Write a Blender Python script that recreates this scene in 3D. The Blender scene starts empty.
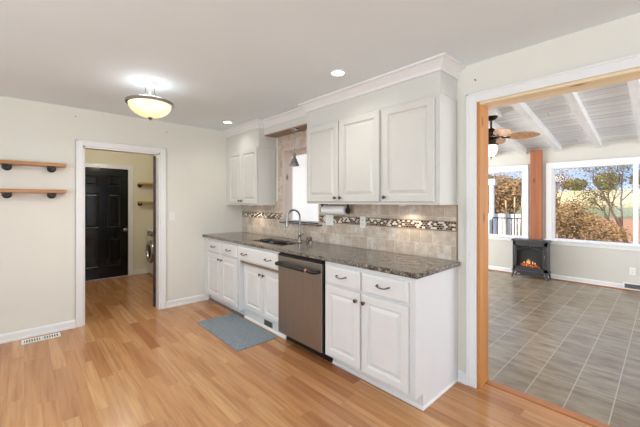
import bpy, bmesh, math, random
from mathutils import Vector, Matrix
random.seed(7)
C = bpy.context.scene.collection
R = math.radians

# ---------------------------------------------------------------- camera
CAMZ = 1.395
YAW = math.atan2(296.0, 320.03)
cam_d = bpy.data.cameras.new('camera'); cam_d.lens = 18.0; cam_d.sensor_width = 36.0
cam_d.shift_y = -12.0/640.0; cam_d.clip_start = 0.05; cam_d.clip_end = 600
cam = bpy.data.objects.new('camera', cam_d); C.objects.link(cam)
cam.location = (0, 0, CAMZ); cam.rotation_euler = (R(90), 0, -YAW)
bpy.context.scene.camera = cam

# ---------------------------------------------------------------- view, world, lights
vs = bpy.context.scene.view_settings
vs.view_transform = 'Standard'; vs.look = 'None'; vs.gamma = 1.0; vs.use_curve_mapping = False
vs.exposure = 0.12
bpy.context.scene.cycles.max_bounces = 10
bpy.context.scene.cycles.diffuse_bounces = 6
bpy.context.scene.cycles.sample_clamp_indirect = 4.0

wld = bpy.data.worlds.new('sky'); bpy.context.scene.world = wld; wld.use_nodes = True
wn = wld.node_tree; wn.nodes.clear()
tc = wn.nodes.new('ShaderNodeTexCoord'); sp = wn.nodes.new('ShaderNodeSeparateXYZ')
cr = wn.nodes.new('ShaderNodeValToRGB'); bg = wn.nodes.new('ShaderNodeBackground'); wo = wn.nodes.new('ShaderNodeOutputWorld')
nz = wn.nodes.new('ShaderNodeTexNoise'); nz.inputs['Scale'].default_value = 3.5; nz.inputs['Detail'].default_value = 5
nr = wn.nodes.new('ShaderNodeValToRGB'); nr.color_ramp.elements[0].position = .5; nr.color_ramp.elements[1].position = .72
mx = wn.nodes.new('ShaderNodeMix'); mx.data_type = 'RGBA'; mx.inputs[7].default_value = (.92, .94, 1, 1)
e = cr.color_ramp.elements
e[0].position = 0.0; e[0].color = (.62, .75, .95, 1)
e[1].position = .9; e[1].color = (.10, .25, .70, 1)
q = e.new(.10); q.color = (.30, .50, .90, 1)
wn.links.new(tc.outputs['Generated'], sp.inputs[0]); wn.links.new(sp.outputs['Z'], cr.inputs[0])
wn.links.new(tc.outputs['Generated'], nz.inputs['Vector']); wn.links.new(nz.outputs[0], nr.inputs[0])
wn.links.new(nr.outputs[0], mx.inputs[0]); wn.links.new(cr.outputs[0], mx.inputs[6])
wn.links.new(mx.outputs[2], bg.inputs[0]); bg.inputs[1].default_value = 1.15
wn.links.new(bg.outputs[0], wo.inputs[0])

def light(name, kind, loc, energy, color=(1, 1, 1), rot=(0, 0, 0), size=None, size_y=None, **kw):
    d = bpy.data.lights.new(name, kind); d.energy = energy; d.color = color
    if kind == 'AREA':
        d.shape = 'RECTANGLE' if size_y else 'SQUARE'; d.size = size
        if size_y: d.size_y = size_y
    elif size is not None and kind != 'SUN': d.shadow_soft_size = size
    for k, v in kw.items(): setattr(d, k, v)
    o = bpy.data.objects.new(name, d); C.objects.link(o); o.location = loc; o.rotation_euler = rot
    return o
sun = light('sun', 'SUN', (0, 0, 12), 7.5, (1, .90, .76), angle=R(.6))
sun.rotation_euler = Vector((.8, -.22, -.70)).to_track_quat('-Z', 'Y').to_euler()
# area lamps added as daylight fill at unseen windows; far sunroom window is inferred
light('fill_kitchen_back', 'AREA', (.5, -2.62, 1.45), 32, (.81, .93, 1), (R(128), 0, 0), 2.4, 1.5)
light('fill_kitchen_left', 'AREA', (-2.62, .8, 1.45), 77, (.81, .93, 1), (R(126), 0, R(-90)), 2.4, 1.5)
light('daylight_sunroom_far', 'AREA', (4.9, 5.62, 1.35), 230, (.93, .96, 1), (R(115), 0, R(180)), 3.2, 2.0)
light('fill_sunroom_near', 'AREA', (4.9, -3.12, 1.35), 115, (.93, .96, 1), (R(115), 0, 0), 3.2, 2.0)

# ---------------------------------------------------------------- material helpers
class NT:
    def __init__(s, name):
        s.m = bpy.data.materials.new(name); s.m.use_nodes = True; s.t = s.m.node_tree
        s.b = s.t.nodes['Principled BSDF']; s.out = s.t.nodes['Material Output']
    def n(s, typ, **kw):
        x = s.t.nodes.new(typ)
        for k, v in kw.items(): setattr(x, k, v)
        return x
    def l(s, a, b): s.t.links.new(a, b)
    def put(s, v, sock):
        if isinstance(v, (int, float)): sock.default_value = v
        elif isinstance(v, (tuple, list)): sock.default_value = v
        else: s.l(v, sock)
    def math(s, op, a, b=None, c=None):
        x = s.n('ShaderNodeMath', operation=op); s.put(a, x.inputs[0])
        if b is not None: s.put(b, x.inputs[1])
        if c is not None: s.put(c, x.inputs[2])
        return x.outputs[0]
    def pos(s):
        g = s.n('ShaderNodeNewGeometry'); x = s.n('ShaderNodeSeparateXYZ'); s.l(g.outputs['Position'], x.inputs[0])
        return g.outputs['Position'], x.outputs
    def comb(s, a, b, c=0.0):
        x = s.n('ShaderNodeCombineXYZ'); s.put(a, x.inputs[0]); s.put(b, x.inputs[1]); s.put(c, x.inputs[2]); return x.outputs[0]
    def noise(s, vec, scale, detail=3, rough=.5):
        x = s.n('ShaderNodeTexNoise'); s.l(vec, x.inputs['Vector'])
        x.inputs['Scale'].default_value = scale; x.inputs['Detail'].default_value = detail; x.inputs['Roughness'].default_value = rough
        return x.outputs[0]
    def ramp(s, f, stops, mode='LINEAR'):
        x = s.n('ShaderNodeValToRGB'); s.l(f, x.inputs[0]); e = x.color_ramp.elements; x.color_ramp.interpolation = mode
        e[0].position, e[0].color = stops[0][0], (*stops[0][1], 1)
        e[1].position, e[1].color = stops[-1][0], (*stops[-1][1], 1)
        for p, c in stops[1:-1]:
            q = e.new(p); q.color = (*c, 1)
        return x.outputs[0]
    def mix(s, f, a, b, blend='MIX'):
        x = s.n('ShaderNodeMix', data_type='RGBA', blend_type=blend); s.put(f, x.inputs[0]); s.put(a, x.inputs[6]); s.put(b, x.inputs[7]); return x.outputs[2]
    def white(s, vec):
        x = s.n('ShaderNodeTexWhiteNoise', noise_dimensions='3D'); s.l(vec, x.inputs['Vector']); return x.outputs['Value']
    def scale(s, vec, v):
        x = s.n('ShaderNodeVectorMath', operation='MULTIPLY'); s.l(vec, x.inputs[0]); x.inputs[1].default_value = v; return x.outputs[0]
    def bump(s, h, strength=.3, dist=.01):
        x = s.n('ShaderNodeBump'); s.l(h, x.inputs['Height']); x.inputs['Strength'].default_value = strength; x.inputs['Distance'].default_value = dist
        s.l(x.outputs[0], s.b.inputs['Normal'])

def srgb(r, g, b):
    f = lambda v: (v/255/12.92) if v/255 <= .04045 else ((v/255+.055)/1.055)**2.4
    return (f(r), f(g), f(b))

def plain(name, col, rough=.5, metal=0.0, var=.06, scale=8, bump=0, spec=.5):
    s = NT(name); g, _ = s.pos()
    n = s.noise(g, scale, 3)
    a = tuple(c*(1-var) for c in col); b = tuple(min(1, c*(1+var)) for c in col)
    s.l(s.ramp(n, [(.3, a), (.7, b)]), s.b.inputs['Base Color'])
    s.b.inputs['Roughness'].default_value = rough; s.b.inputs['Metallic'].default_value = metal
    s.b.inputs['Specular IOR Level'].default_value = spec
    if bump: s.bump(s.noise(g, 90, 3), bump, .002)
    return s.m

def glow(name, col, strength):
    s = NT(name); s.b.inputs['Base Color'].default_value = (*col, 1)
    s.b.inputs['Emission Color'].default_value = (*col, 1); s.b.inputs['Emission Strength'].default_value = strength
    return s.m

def grid_mat(name, u, v, w, h, gap, stops, mort, shift=0.0, off=(0, 0), rough=.4, mottle=None, mode='LINEAR', bump=.4, rnd=False, grain=None, rvar=None):
    """tiles in two world axes; u, v are axis numbers"""
    s = NT(name); g, P = s.pos()
    U = s.math('SUBTRACT', P[u], off[0]); V = s.math('SUBTRACT', P[v], off[1])
    row = s.math('FLOOR', s.math('DIVIDE', V, h))
    if rnd: sh = s.math('MULTIPLY', s.white(s.comb(row, 3.7, 1.1)), 1.0)
    else: sh = s.math('MULTIPLY', s.math('MODULO', s.math('ABSOLUTE', row), 2.0), shift)
    uu = s.math('ADD', s.math('DIVIDE', U, w), sh)
    col = s.math('FLOOR', uu)
    fu = s.math('FRACT', uu); fv = s.math('FRACT', s.math('DIVIDE', V, h))
    du = s.math('MULTIPLY', s.math('MINIMUM', fu, s.math('SUBTRACT', 1.0, fu)), w)
    dv = s.math('MULTIPLY', s.math('MINIMUM', fv, s.math('SUBTRACT', 1.0, fv)), h)
    d = s.math('MINIMUM', du, dv)
    m = s.math('GREATER_THAN', d, gap/2)
    rv = s.white(s.comb(col, row, .5))
    c = s.ramp(rv, stops, mode)
    if mottle:
        n = s.noise(s.scale(g, mottle[3]), mottle[0], 4, .6)
        c = s.mix(s.ramp(n, [(.35, (0, 0, 0)), (.68, (mottle[2],)*3)]), c, (*mottle[1], 1))
    if grain:   # long fibres along one axis, shifted from plank to plank
        gv = s.n('ShaderNodeVectorMath', operation='ADD'); s.l(s.scale(g, grain[0]), gv.inputs[0]); s.l(s.comb(s.math('MULTIPLY', rv, 37.0), s.math('MULTIPLY', rv, 11.0), 0.0), gv.inputs[1])
        n = s.noise(gv.outputs[0], 1.0, 5, .62)
        c = s.mix(s.ramp(n, [(.42, (0, 0, 0)), (.70, (grain[2],)*3)]), c, (*grain[1], 1))
    c = s.mix(m, (*mort, 1), c)
    s.l(c, s.b.inputs['Base Color']); s.b.inputs['Roughness'].default_value = rough
    if bump: s.bump(m, bump, .0015)
    return s.m

def wood(name, c1, c2, axis=1, rough=.45, knots=None, sc=1.0):
    s = NT(name); g, _ = s.pos()
    k = [26*sc]*3; k[axis] = 1.6*sc
    n = s.noise(s.scale(g, tuple(k)), 1.0, 5, .6)
    c = s.ramp(n, [(.3, c1), (.7, c2)])
    if knots:
        v = s.n('ShaderNodeTexVoronoi'); kk = [5.0]*3; kk[axis] = 2.2
        s.l(s.scale(g, tuple(kk)), v.inputs['Vector']); v.inputs['Scale'].default_value = 1
        c = s.mix(s.ramp(v.outputs['Distance'], [(.04, (.95,)*3), (.13, (0, 0, 0))]), c, (*knots, 1))
    s.l(c, s.b.inputs['Base Color']); s.b.inputs['Roughness'].default_value = rough
    return s.m

M = {}
M['wall'] = plain('cream wall paint', srgb(231, 229, 220), .6, var=.015, scale=2, bump=.05)
M['sun_wall'] = plain('sunroom grey cream paint', srgb(214, 210, 201), .6, var=.02, scale=2, bump=.05)
M['laundry_wall'] = plain('laundry cream paint', srgb(232, 226, 205), .6, var=.02, scale=2)
M['ceil'] = plain('white ceiling paint', srgb(232, 242, 248), .8, var=.015, scale=1.5, bump=.06)
M['trim'] = plain('white gloss trim paint', srgb(238, 238, 238), .3, var=.01)
M['upper'] = plain('warm white cabinet paint', srgb(218, 218, 213), .32, var=.01)
M['base'] = plain('white cabinet paint', srgb(228, 229, 229), .32, var=.01)
M['floor'] = grid_mat('honey laminate strips', 1, 0, .85, .088, .0012,
    [(0, srgb(182, 128, 82)), (.25, srgb(203, 152, 103)), (.5, srgb(192, 139, 91)), (.75, srgb(213, 166, 116)), (1, srgb(164, 106, 66))],
    srgb(170, 112, 70), rough=.25, rnd=True, bump=.08, grain=((26, 1.3, 1), srgb(150, 92, 52), .65))
M['tilefloor'] = grid_mat('taupe slate floor tile', 0, 1, .45, .228, .007,
    [(0, srgb(142, 130, 108)), (.3, srgb(156, 144, 122)), (.6, srgb(147, 135, 111)), (1, srgb(163, 152, 130))],
    srgb(172, 164, 148), off=(3.08, .244), rough=.27, mottle=(1.0, srgb(108, 88, 68), .85, (12, 4, 1)), bump=.4)
M['splash'] = grid_mat('beige travertine tile', 1, 2, .105, .1115, .004,
    [(0, srgb(196, 180, 164)), (.35, srgb(220, 210, 198)), (.7, srgb(210, 196, 180)), (1, srgb(230, 223, 214))],
    srgb(222, 214, 203), off=(0, .932), shift=.5, rough=.45, mottle=(20, srgb(180, 154, 130), .7, (1, 1, 1)), bump=.4)
M['mosaic'] = grid_mat('brown and cream glass mosaic', 1, 2, .026, .0165, .0022,
    [(0, srgb(52, 36, 28)), (.28, srgb(112, 84, 66)), (.45, srgb(238, 230, 214)), (.68, srgb(70, 56, 48)), (.82, srgb(200, 184, 162)), (.93, srgb(244, 240, 230))],
    srgb(208, 200, 188), off=(0, 1.167), shift=.5, rough=.2, mode='CONSTANT', bump=.3)
M['pencil'] = plain('brown pencil tile', srgb(150, 122, 100), .35, var=.2, scale=30)
M['boards'] = grid_mat('whitewashed ceiling boards', 1, 0, 3.4, .14, .006,
    [(0, srgb(228, 228, 230)), (.5, srgb(240, 240, 242)), (1, srgb(216, 216, 218))], srgb(140, 140, 140), rough=.6, rnd=True, bump=.4,
    grain=((26, 1.5, 1), srgb(176, 176, 178), .5))
M['beam'] = wood('whitewashed beam', srgb(214, 213, 211), srgb(232, 231, 229), 0, .6)
M['pine'] = wood('honey pine', srgb(182, 118, 58), srgb(210, 146, 80), 2, .4, srgb(120, 66, 30), .6)
M['pine_head'] = wood('pale pine', srgb(228, 200, 158), srgb(240, 224, 192), 1, .4, srgb(150, 84, 42), .5)
M['cedar'] = wood('red cedar post', srgb(150, 88, 56), srgb(180, 114, 76), 2, .45, srgb(110, 50, 30), .6)
M['shelfwood'] = wood('oiled shelf wood', srgb(174, 122, 78), srgb(198, 148, 102), 0, .45)
M['laundry_shelf'] = wood('ochre shelf wood', srgb(186, 152, 82), srgb(204, 172, 104), 0, .45)
M['jambwood'] = wood('pinkish pine jamb', srgb(206, 188, 178), srgb(222, 208, 200), 2, .5, srgb(126, 78, 70), .6)
M['soffitwood'] = wood('brown board', srgb(134, 112, 92), srgb(168, 146, 122), 1, .5, None, .6)
M['darkwood'] = wood('dark brown door wood', srgb(38, 22, 16), srgb(66, 40, 28), 2, .4)
M['threshold'] = wood('orange threshold wood', srgb(160, 100, 56), srgb(186, 122, 72), 1, .4)
M['black_door'] = plain('black gloss paint', (.006, .006, .007), .14, var=.2)
M['black'] = plain('black metal', (.008, .008, .009), .4, var=.2)
M['bronze'] = plain('dark bronze', (.03, .021, .016), .35, .7, var=.3)
M['chrome'] = plain('brushed nickel', (.42, .41, .40), .25, 1.0, var=.05)
M['pull'] = plain('pewter hardware', (.16, .145, .125), .32, .9, var=.15, scale=40)
M['copper'] = plain('copper badge', (.75, .36, .2), .3, .9)
M['white_plastic'] = plain('white plastic', srgb(242, 242, 238), .35, var=.01)
M['grey_plastic'] = plain('grey plastic', srgb(120, 122, 124), .4)
M['paper'] = plain('white paper', srgb(240, 240, 240), .9, var=.01, bump=.3)
M['cork'] = plain('cardboard', srgb(150, 120, 90), .8)
M['slot'] = plain('dark slot', (.02, .02, .02), .7)

s = NT('speckled granite'); g, _ = s.pos()
n1 = s.noise(s.scale(g, (1, .6, 1)), 16, 5, .75); n2 = s.noise(g, 95, 3, .6)
c = s.ramp(n1, [(.36, srgb(58, 50, 44)), (.46, srgb(112, 102, 92)), (.56, srgb(146, 139, 130)), (.66, srgb(84, 74, 66))])
c = s.mix(s.ramp(n2, [(.50, (0, 0, 0)), (.60, (.75,)*3)]), c, (*srgb(44, 36, 31), 1))
c = s.mix(s.ramp(s.noise(g, 60, 2, .5), [(.58, (0, 0, 0)), (.66, (.45,)*3)]), c, (*srgb(200, 194, 184), 1))
s.l(c, s.b.inputs['Base Color']); s.b.inputs['Roughness'].default_value = .16; M['granite'] = s.m

s = NT('brushed stainless'); g, _ = s.pos()
n = s.noise(s.scale(g, (300, 300, 2)), 1, 2)
s.l(s.ramp(n, [(.3, (.30, .265, .235)), (.7, (.36, .32, .29))]), s.b.inputs['Base Color'])
s.b.inputs['Metallic'].default_value = .85; s.b.inputs['Roughness'].default_value = .38; M['steel'] = s.m

s = NT('blue grey woven rug'); g, P = s.pos()
w1 = s.math('SINE', s.math('MULTIPLY', P[0], 190.0)); w2 = s.math('SINE', s.math('MULTIPLY', P[1], 190.0))
n = s.noise(s.scale(g, (18, 160, 1)), 1, 4, .7)
c = s.ramp(n, [(.4, srgb(90, 108, 122)), (.5, srgb(132, 146, 156)), (.6, srgb(170, 170, 166))])
s.l(s.mix(.5, c, s.ramp(s.math('MULTIPLY', w1, w2), [(0, srgb(110, 126, 138)), (.6, srgb(176, 180, 180))])), s.b.inputs['Base Color'])
s.b.inputs['Roughness'].default_value = .95; s.bump(s.math('MULTIPLY', w1, w2), .5, .002); M['rug'] = s.m

def clear_glass(name, tint=(1, 1, 1), ior=1.45, share=.06):
    s = NT(name); t = s.n('ShaderNodeBsdfTransparent'); t.inputs[0].default_value = (*tint, 1)
    gl = s.n('ShaderNodeBsdfGlossy'); gl.inputs['Roughness'].default_value = .02
    mxx = s.n('ShaderNodeMixShader'); mxx.inputs[0].default_value = share
    s.l(t.outputs[0], mxx.inputs[1]); s.l(gl.outputs[0], mxx.inputs[2]); s.l(mxx.outputs[0], s.out.inputs[0]); return s.m
M['glass'] = clear_glass('window glass', (.97, .98, .98), share=.012)
s = NT('warm alabaster glass'); g, _ = s.pos()
c = s.ramp(s.noise(g, 6, 3), [(.4, (1, .90, .66)), (.6, (1, .72, .34))])
s.l(c, s.b.inputs['Base Color']); s.l(c, s.b.inputs['Emission Color']); s.b.inputs['Emission Strength'].default_value = .72; M['lamp_glass'] = s.m
M['led'] = glow('downlight lens', (1, .96, .90), 6)
M['fan_glass'] = glow('fan lamp glass', (1, .97, .92), 1.2)
M['fire'] = glow('glowing flame', (1, .5, .16), 1.1); M['fire'].node_tree.nodes['Principled BSDF'].inputs['Base Color'].default_value = (.05, .02, .01, 1)
s = NT('glowing ember'); g, _ = s.pos(); s.b.inputs['Base Color'].default_value = (.03, .012, .008, 1)
s.l(s.ramp(s.noise(g, 45, 3), [(.45, (.02, .0, .0)), (.62, (1, .20, .04))]), s.b.inputs['Emission Color']); s.b.inputs['Emission Strength'].default_value = 1.0; M['ember'] = s.m
M['blank'] = glow('white self lit blank pane', (.93, .95, .97), .36)  # slight emission stands in for light coming through the blank pane

def leafmat(name, stops):
    s = NT(name); g, _ = s.pos(); n = s.white(s.scale(g, (9, 9, 9))); n2 = s.noise(g, 5, 3)
    oi = s.n('ShaderNodeNewGeometry')
    c = s.ramp(oi.outputs['Random Per Island'], stops)
    s.l(s.mix(.35, c, s.ramp(n2, [(.35, stops[0][1]), (.65, stops[-1][1])])), s.b.inputs['Base Color'])
    s.b.inputs['Roughness'].default_value = .8; s.b.inputs['Specular IOR Level'].default_value = .15; return s.m
M['leaf_brown'] = leafmat('russet autumn leaves', [(0, srgb(110, 84, 60)), (.4, srgb(160, 124, 84)), (.75, srgb(120, 116, 76)), (1, srgb(190, 150, 104))])
M['leaf_olive'] = leafmat('olive leaves', [(0, srgb(84, 92, 54)), (.5, srgb(124, 124, 74)), (1, srgb(150, 136, 86))])
M['bark'] = plain('grey brown bark', srgb(96, 78, 66), .9, var=.3, scale=20)
M['pole'] = wood('pale bamboo', srgb(196, 160, 112), srgb(220, 188, 140), 2, .6)
s = NT('leaf strewn autumn lawn'); g, P = s.pos()
n = s.noise(g, .7, 6, .7); n3 = s.noise(g, 9, 4, .7)
c = s.ramp(n, [(.32, srgb(150, 96, 66)), (.5, srgb(178, 122, 84)), (.66, srgb(168, 146, 92)), (.8, srgb(124, 130, 76))])
c = s.mix(.35, c, s.ramp(n3, [(.35, srgb(140, 94, 66)), (.65, srgb(226, 186, 144))]))
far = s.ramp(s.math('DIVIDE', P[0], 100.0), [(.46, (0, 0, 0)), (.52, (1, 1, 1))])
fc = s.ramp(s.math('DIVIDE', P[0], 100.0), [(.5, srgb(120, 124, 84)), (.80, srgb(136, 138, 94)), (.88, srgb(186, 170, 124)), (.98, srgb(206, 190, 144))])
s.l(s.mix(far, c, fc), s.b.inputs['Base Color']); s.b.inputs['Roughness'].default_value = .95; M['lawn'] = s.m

# ---------------------------------------------------------------- mesh helpers
def box(bm, x0, x1, y0, y1, z0, z1, bev=0.0):
    x0, x1 = min(x0, x1), max(x0, x1); y0, y1 = min(y0, y1), max(y0, y1); z0, z1 = min(z0, z1), max(z0, z1)
    r = bmesh.ops.create_cube(bm, size=1.0)
    vs_ = r['verts']
    for v in vs_:
        v.co = Vector((x0+(v.co.x+.5)*(x1-x0), y0+(v.co.y+.5)*(y1-y0), z0+(v.co.z+.5)*(z1-z0)))
    if bev:
        es = list({e for v in vs_ for e in v.link_edges})
        bmesh.ops.bevel(bm, geom=es, offset=bev, segments=2, affect='EDGES', profile=.5)
def frame_of(axis):
    a = Vector(axis).normalized(); t = Vector((0, 0, 1)) if abs(a.z) < .9 else Vector((1, 0, 0))
    u = a.cross(t).normalized(); return a, u, a.cross(u)
def tube(bm, pts, rad, seg=10, cap=True):
    pts = [Vector(p) for p in pts]; n = len(pts)
    rads = rad if isinstance(rad, (list, tuple)) else [rad]*n
    rings = []; prev = None
    for i, p in enumerate(pts):
        d = (pts[min(i+1, n-1)]-pts[max(i-1, 0)]).normalized()
        if prev is None: _, u, w = frame_of(d)
        else:
            u = (prev - d*prev.dot(d)).normalized(); w = d.cross(u)
        prev = u
        rings.append([bm.verts.new(p + (u*math.cos(2*math.pi*k/seg)+w*math.sin(2*math.pi*k/seg))*rads[i]) for k in range(seg)])
    for a, b in zip(rings, rings[1:]):
        for k in range(seg): bm.faces.new((a[k], a[(k+1) % seg], b[(k+1) % seg], b[k]))
    if cap: bm.faces.new(rings[0][::-1]); bm.faces.new(rings[-1])
def lathe(bm, prof, centre=(0, 0, 0), axis=(0, 0, 1), seg=24):
    """prof = [(radius, height)] along axis"""
    a, u, w = frame_of(axis); c = Vector(centre); rings = []
    for r, h in prof:
        if r < 1e-5: rings.append([bm.verts.new(c+a*h)])
        else: rings.append([bm.verts.new(c+a*h+(u*math.cos(2*math.pi*k/seg)+w*math.sin(2*math.pi*k/seg))*r) for k in range(seg)])
    for A, B in zip(rings, rings[1:]):
        for k in range(seg):
            k2 = (k+1) % seg
            if len(A) == 1 and len(B) == 1: continue
            if len(A) == 1: bm.faces.new((A[0], B[k], B[k2]))
            elif len(B) == 1: bm.faces.new((A[k], B[0], A[k2]))
            else: bm.faces.new((A[k], B[k], B[k2], A[k2]))
def relief(bm, P, u0, u1, v0, v1, prof, base=0.0):
    """nested rectangles; P(u,v,d) gives the point; prof=[(inset,depth)]"""
    def ring(i, d): return [bm.verts.new(P(*q, d)) for q in ((u0+i, v0+i), (u1-i, v0+i), (u1-i, v1-i), (u0+i, v1-i))]
    rs = [ring(0, base)] + [ring(i, d) for i, d in prof]
    bm.faces.new(rs[0][::-1])
    for a, b in zip(rs, rs[1:]):
        for k in range(4): bm.faces.new((a[k], a[(k+1) % 4], b[(k+1) % 4], b[k]))
    bm.faces.new(rs[-1])
def sweep(bm, prof, a, b, out, up=(0, 0, 1), ma=0.0, mb=0.0):
    """profile [(out,up)] swept from a to b; ma/mb shift the ends by ma*out (mitres)"""
    a, b, out, up = Vector(a), Vector(b), Vector(out), Vector(up); d = (b-a).normalized()
    A = [bm.verts.new(a+out*o+up*h-d*(ma*o)) for o, h in prof]; B = [bm.verts.new(b+out*o+up*h+d*(mb*o)) for o, h in prof]
    n = len(prof)
    for k in range(n): bm.faces.new((A[k], A[(k+1) % n], B[(k+1) % n], B[k]))
    bm.faces.new(A[::-1]); bm.faces.new(B)

def obj(name, bm, mat, parent=None, smooth=False, kind=None, label=None):
    bmesh.ops.recalc_face_normals(bm, faces=bm.faces)
    me = bpy.data.meshes.new(name)
    off = Vector(parent_loc(parent)) if parent else None
    if off is not None: bmesh.ops.translate(bm, verts=bm.verts, vec=-off)
    bm.to_mesh(me); bm.free()
    me.materials.append(M[mat] if isinstance(mat, str) else mat)
    if smooth:
        for p in me.polygons: p.use_smooth = True
        try: me.set_sharp_from_angle(angle=R(40))
        except Exception: pass
    o = bpy.data.objects.new(name, me); C.objects.link(o)
    if parent: o.parent = parent
    if kind: o['kind'] = kind
    if label: o['label'] = label
    return o
def parent_loc(o):
    v = Vector(o.location)
    while o.parent: o = o.parent; v += Vector(o.location)
    return v
def thing(name, label, cat, loc, group=None, rot=0):
    o = bpy.data.objects.new(name, None); C.objects.link(o); o.location = loc; o.empty_display_size = .1
    o.rotation_euler = (0, 0, rot); tag(o, label, cat, group); return o
def tag(o, label, cat, group=None):
    o['label'] = label; o['category'] = cat
    if group: o['group'] = group
    return o
def base_origin(o, loc):
    """move the origin of a lone mesh to its base"""
    l = Vector(loc); o.data.transform(Matrix.Translation(-l)); o.location = l; return o
def B(): return bmesh.new()
def boxes(name, mat, items, parent=None, bev=0.0, kind=None, smooth=False, label=None):
    bm = B()
    for it in items: box(bm, *it, bev=bev)
    return obj(name, bm, mat, parent, smooth, kind, label)
def struct(name, mat, items, bev=0.0, parent=None): return boxes(name, mat, items, parent, bev, None if parent else 'structure')

# ================================================================ THE SETTING
XW, YW, ZC = 2.49, 4.45, 2.435         # right wall face, far wall face, ceiling
XB, YB = -2.7, -2.7                    # kitchen's other sides
XS = 2.65                              # sunroom side of the right wall
XO = 7.0                               # sunroom window wall
DX0, DX1, DZ = .487, 1.295, 2.02       # doorway in the far wall
OY0, OY1, OZ = -1.25, .96, 2.135       # wide opening in the right wall
WY0, WY1, WZ0, WZ1 = 2.69, 3.40, 1.135, 2.07   # window over the sink

struct('floor', 'floor', [(XB-.1, 2.60, YB-.1, 7.1, -.10, 0)])
struct('floor_sunroom', 'tilefloor', [(2.66, XO+.15, -3.3, 5.8, -.10, 0)])
boxes('trim_1', 'threshold', [(2.595, 2.665, OY0, OY1, -.05, .007)], kind='structure', bev=.003)
struct('ceiling', 'ceil', [(XB-.1, XS, YB-.1, YW+.12, ZC, ZC+.12)])
struct('ceiling_laundry', 'ceil', [(0.0, XS, YW+.12, 7.1, ZC, ZC+.12)])
struct('wall_far', 'wall', [(XB-.1, DX0, YW, YW+.12, 0, ZC), (DX1, XS, YW, YW+.12, 0, ZC), (DX0, DX1, YW, YW+.12, DZ, ZC)])
struct('wall_right', 'wall', [(XW, XS, OY1, WY0, 0, ZC), (XW, XS, WY1, YW, 0, ZC), (XW, XS, WY0, WY1, 0, WZ0), (XW, XS, WY0, WY1, WZ1, ZC),
                              (XW, XS, OY0, OY1, OZ, ZC), (XW, XS, YB-.1, OY0, 0, ZC)])
struct('wall_back', 'wall', [(XB-.1, -.75, YB-.12, YB, 0, ZC), (1.75, XW, YB-.12, YB, 0, ZC), (-.75, 1.75, YB-.12, YB, 0, .7), (-.75, 1.75, YB-.12, YB, 2.2, ZC)])
struct('wall_left', 'wall', [(XB-.12, XB, YB, -.45, 0, ZC), (XB-.12, XB, 2.05, YW, 0, ZC), (XB-.12, XB, -.45, 2.05, 0, .7), (XB-.12, XB, -.45, 2.05, 2.2, ZC)])
struct('wall_laundry', 'laundry_wall', [(.05, .645, 6.9, 7.02, 0, ZC), (1.445, 2.6, 6.9, 7.02, 0, ZC), (.645, 1.445, 6.9, 7.02, 2.0, ZC),
                                       (2.55, XS, YW+.12, 7.02, 0, ZC), (.0, .1, YW+.12, 7.02, 0, ZC)])
# sunroom shell: sloping board ceiling, window wall and two side walls with windows
SL = .141
def zs(x): return 2.39 + SL*(XO-x)     # underside of the boards
bm = B()
vs8 = [bm.verts.new(p) for p in [(XS, -3.3, zs(XS)), (XO+.15, -3.3, zs(XO+.15)), (XO+.15, 5.8, zs(XO+.15)), (XS, 5.8, zs(XS)),
                                 (XS, -3.3, zs(XS)+.1), (XO+.15, -3.3, zs(XO+.15)+.1), (XO+.15, 5.8, zs(XO+.15)+.1), (XS, 5.8, zs(XS)+.1)]]
for f in ((0, 1, 2, 3), (7, 6, 5, 4), (0, 4, 5, 1), (1, 5, 6, 2), (2, 6, 7, 3), (3, 7, 4, 0)): bm.faces.new([vs8[i] for i in f])
obj('ceiling_sunroom', bm, 'boards', kind='structure')
struct('wall_sunroom_high', 'sun_wall', [(XS-.10, XS, -3.3, 5.8, ZC+.12, 3.05)])
A0, A1, B0, B1 = 1.845, 3.05, -.75, 1.40      # two window openings in Y
GZ0, GZ1 = .71, 2.01
struct('wall_sunroom_front', 'sun_wall', [(XO, XO+.13, A1, 5.8, 0, 2.42), (XO, XO+.13, B1, A0, 0, 2.42), (XO, XO+.13, -3.3, B0, 0, 2.42),
    (XO, XO+.13, A0, A1, 0, GZ0), (XO, XO+.13, A0, A1, GZ1, 2.42), (XO, XO+.13, B0, B1, 0, GZ0), (XO, XO+.13, B0, B1, GZ1, 2.42)])
for nm, y0, y1 in (('wall_sunroom_far', 5.65, 5.8), ('wall_sunroom_near', -3.3, -3.15)):
    struct(nm, 'sun_wall', [(XS, 3.3, y0, y1, 0, 3.1), (6.5, XO, y0, y1, 0, 2.5), (3.3, 6.5, y0, y1, 0, .35), (3.3, 6.5, y0, y1, 2.35, 2.62)])
# beams
bi = 2
for k in range(-6, 8):
    yc = 1.30 + .535*k
    if yc < -3 or yc > 5.5: continue
    bm = B(); x0, x1 = XS, XO
    ring = [(x0, zs(x0)), (x1, zs(x1)), (x1, zs(x1)-.105), (x0, zs(x0)-.105)]
    L = [bm.verts.new((x, yc-.045, z)) for x, z in ring]; Rr = [bm.verts.new((x, yc+.045, z)) for x, z in ring]
    bm.faces.new(L); bm.faces.new(Rr[::-1])
    for i in range(4): bm.faces.new((L[i], Rr[i], Rr[(i+1) % 4], L[(i+1) % 4]))
    obj('ceiling_beam', bm, 'beam', kind='structure')

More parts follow.
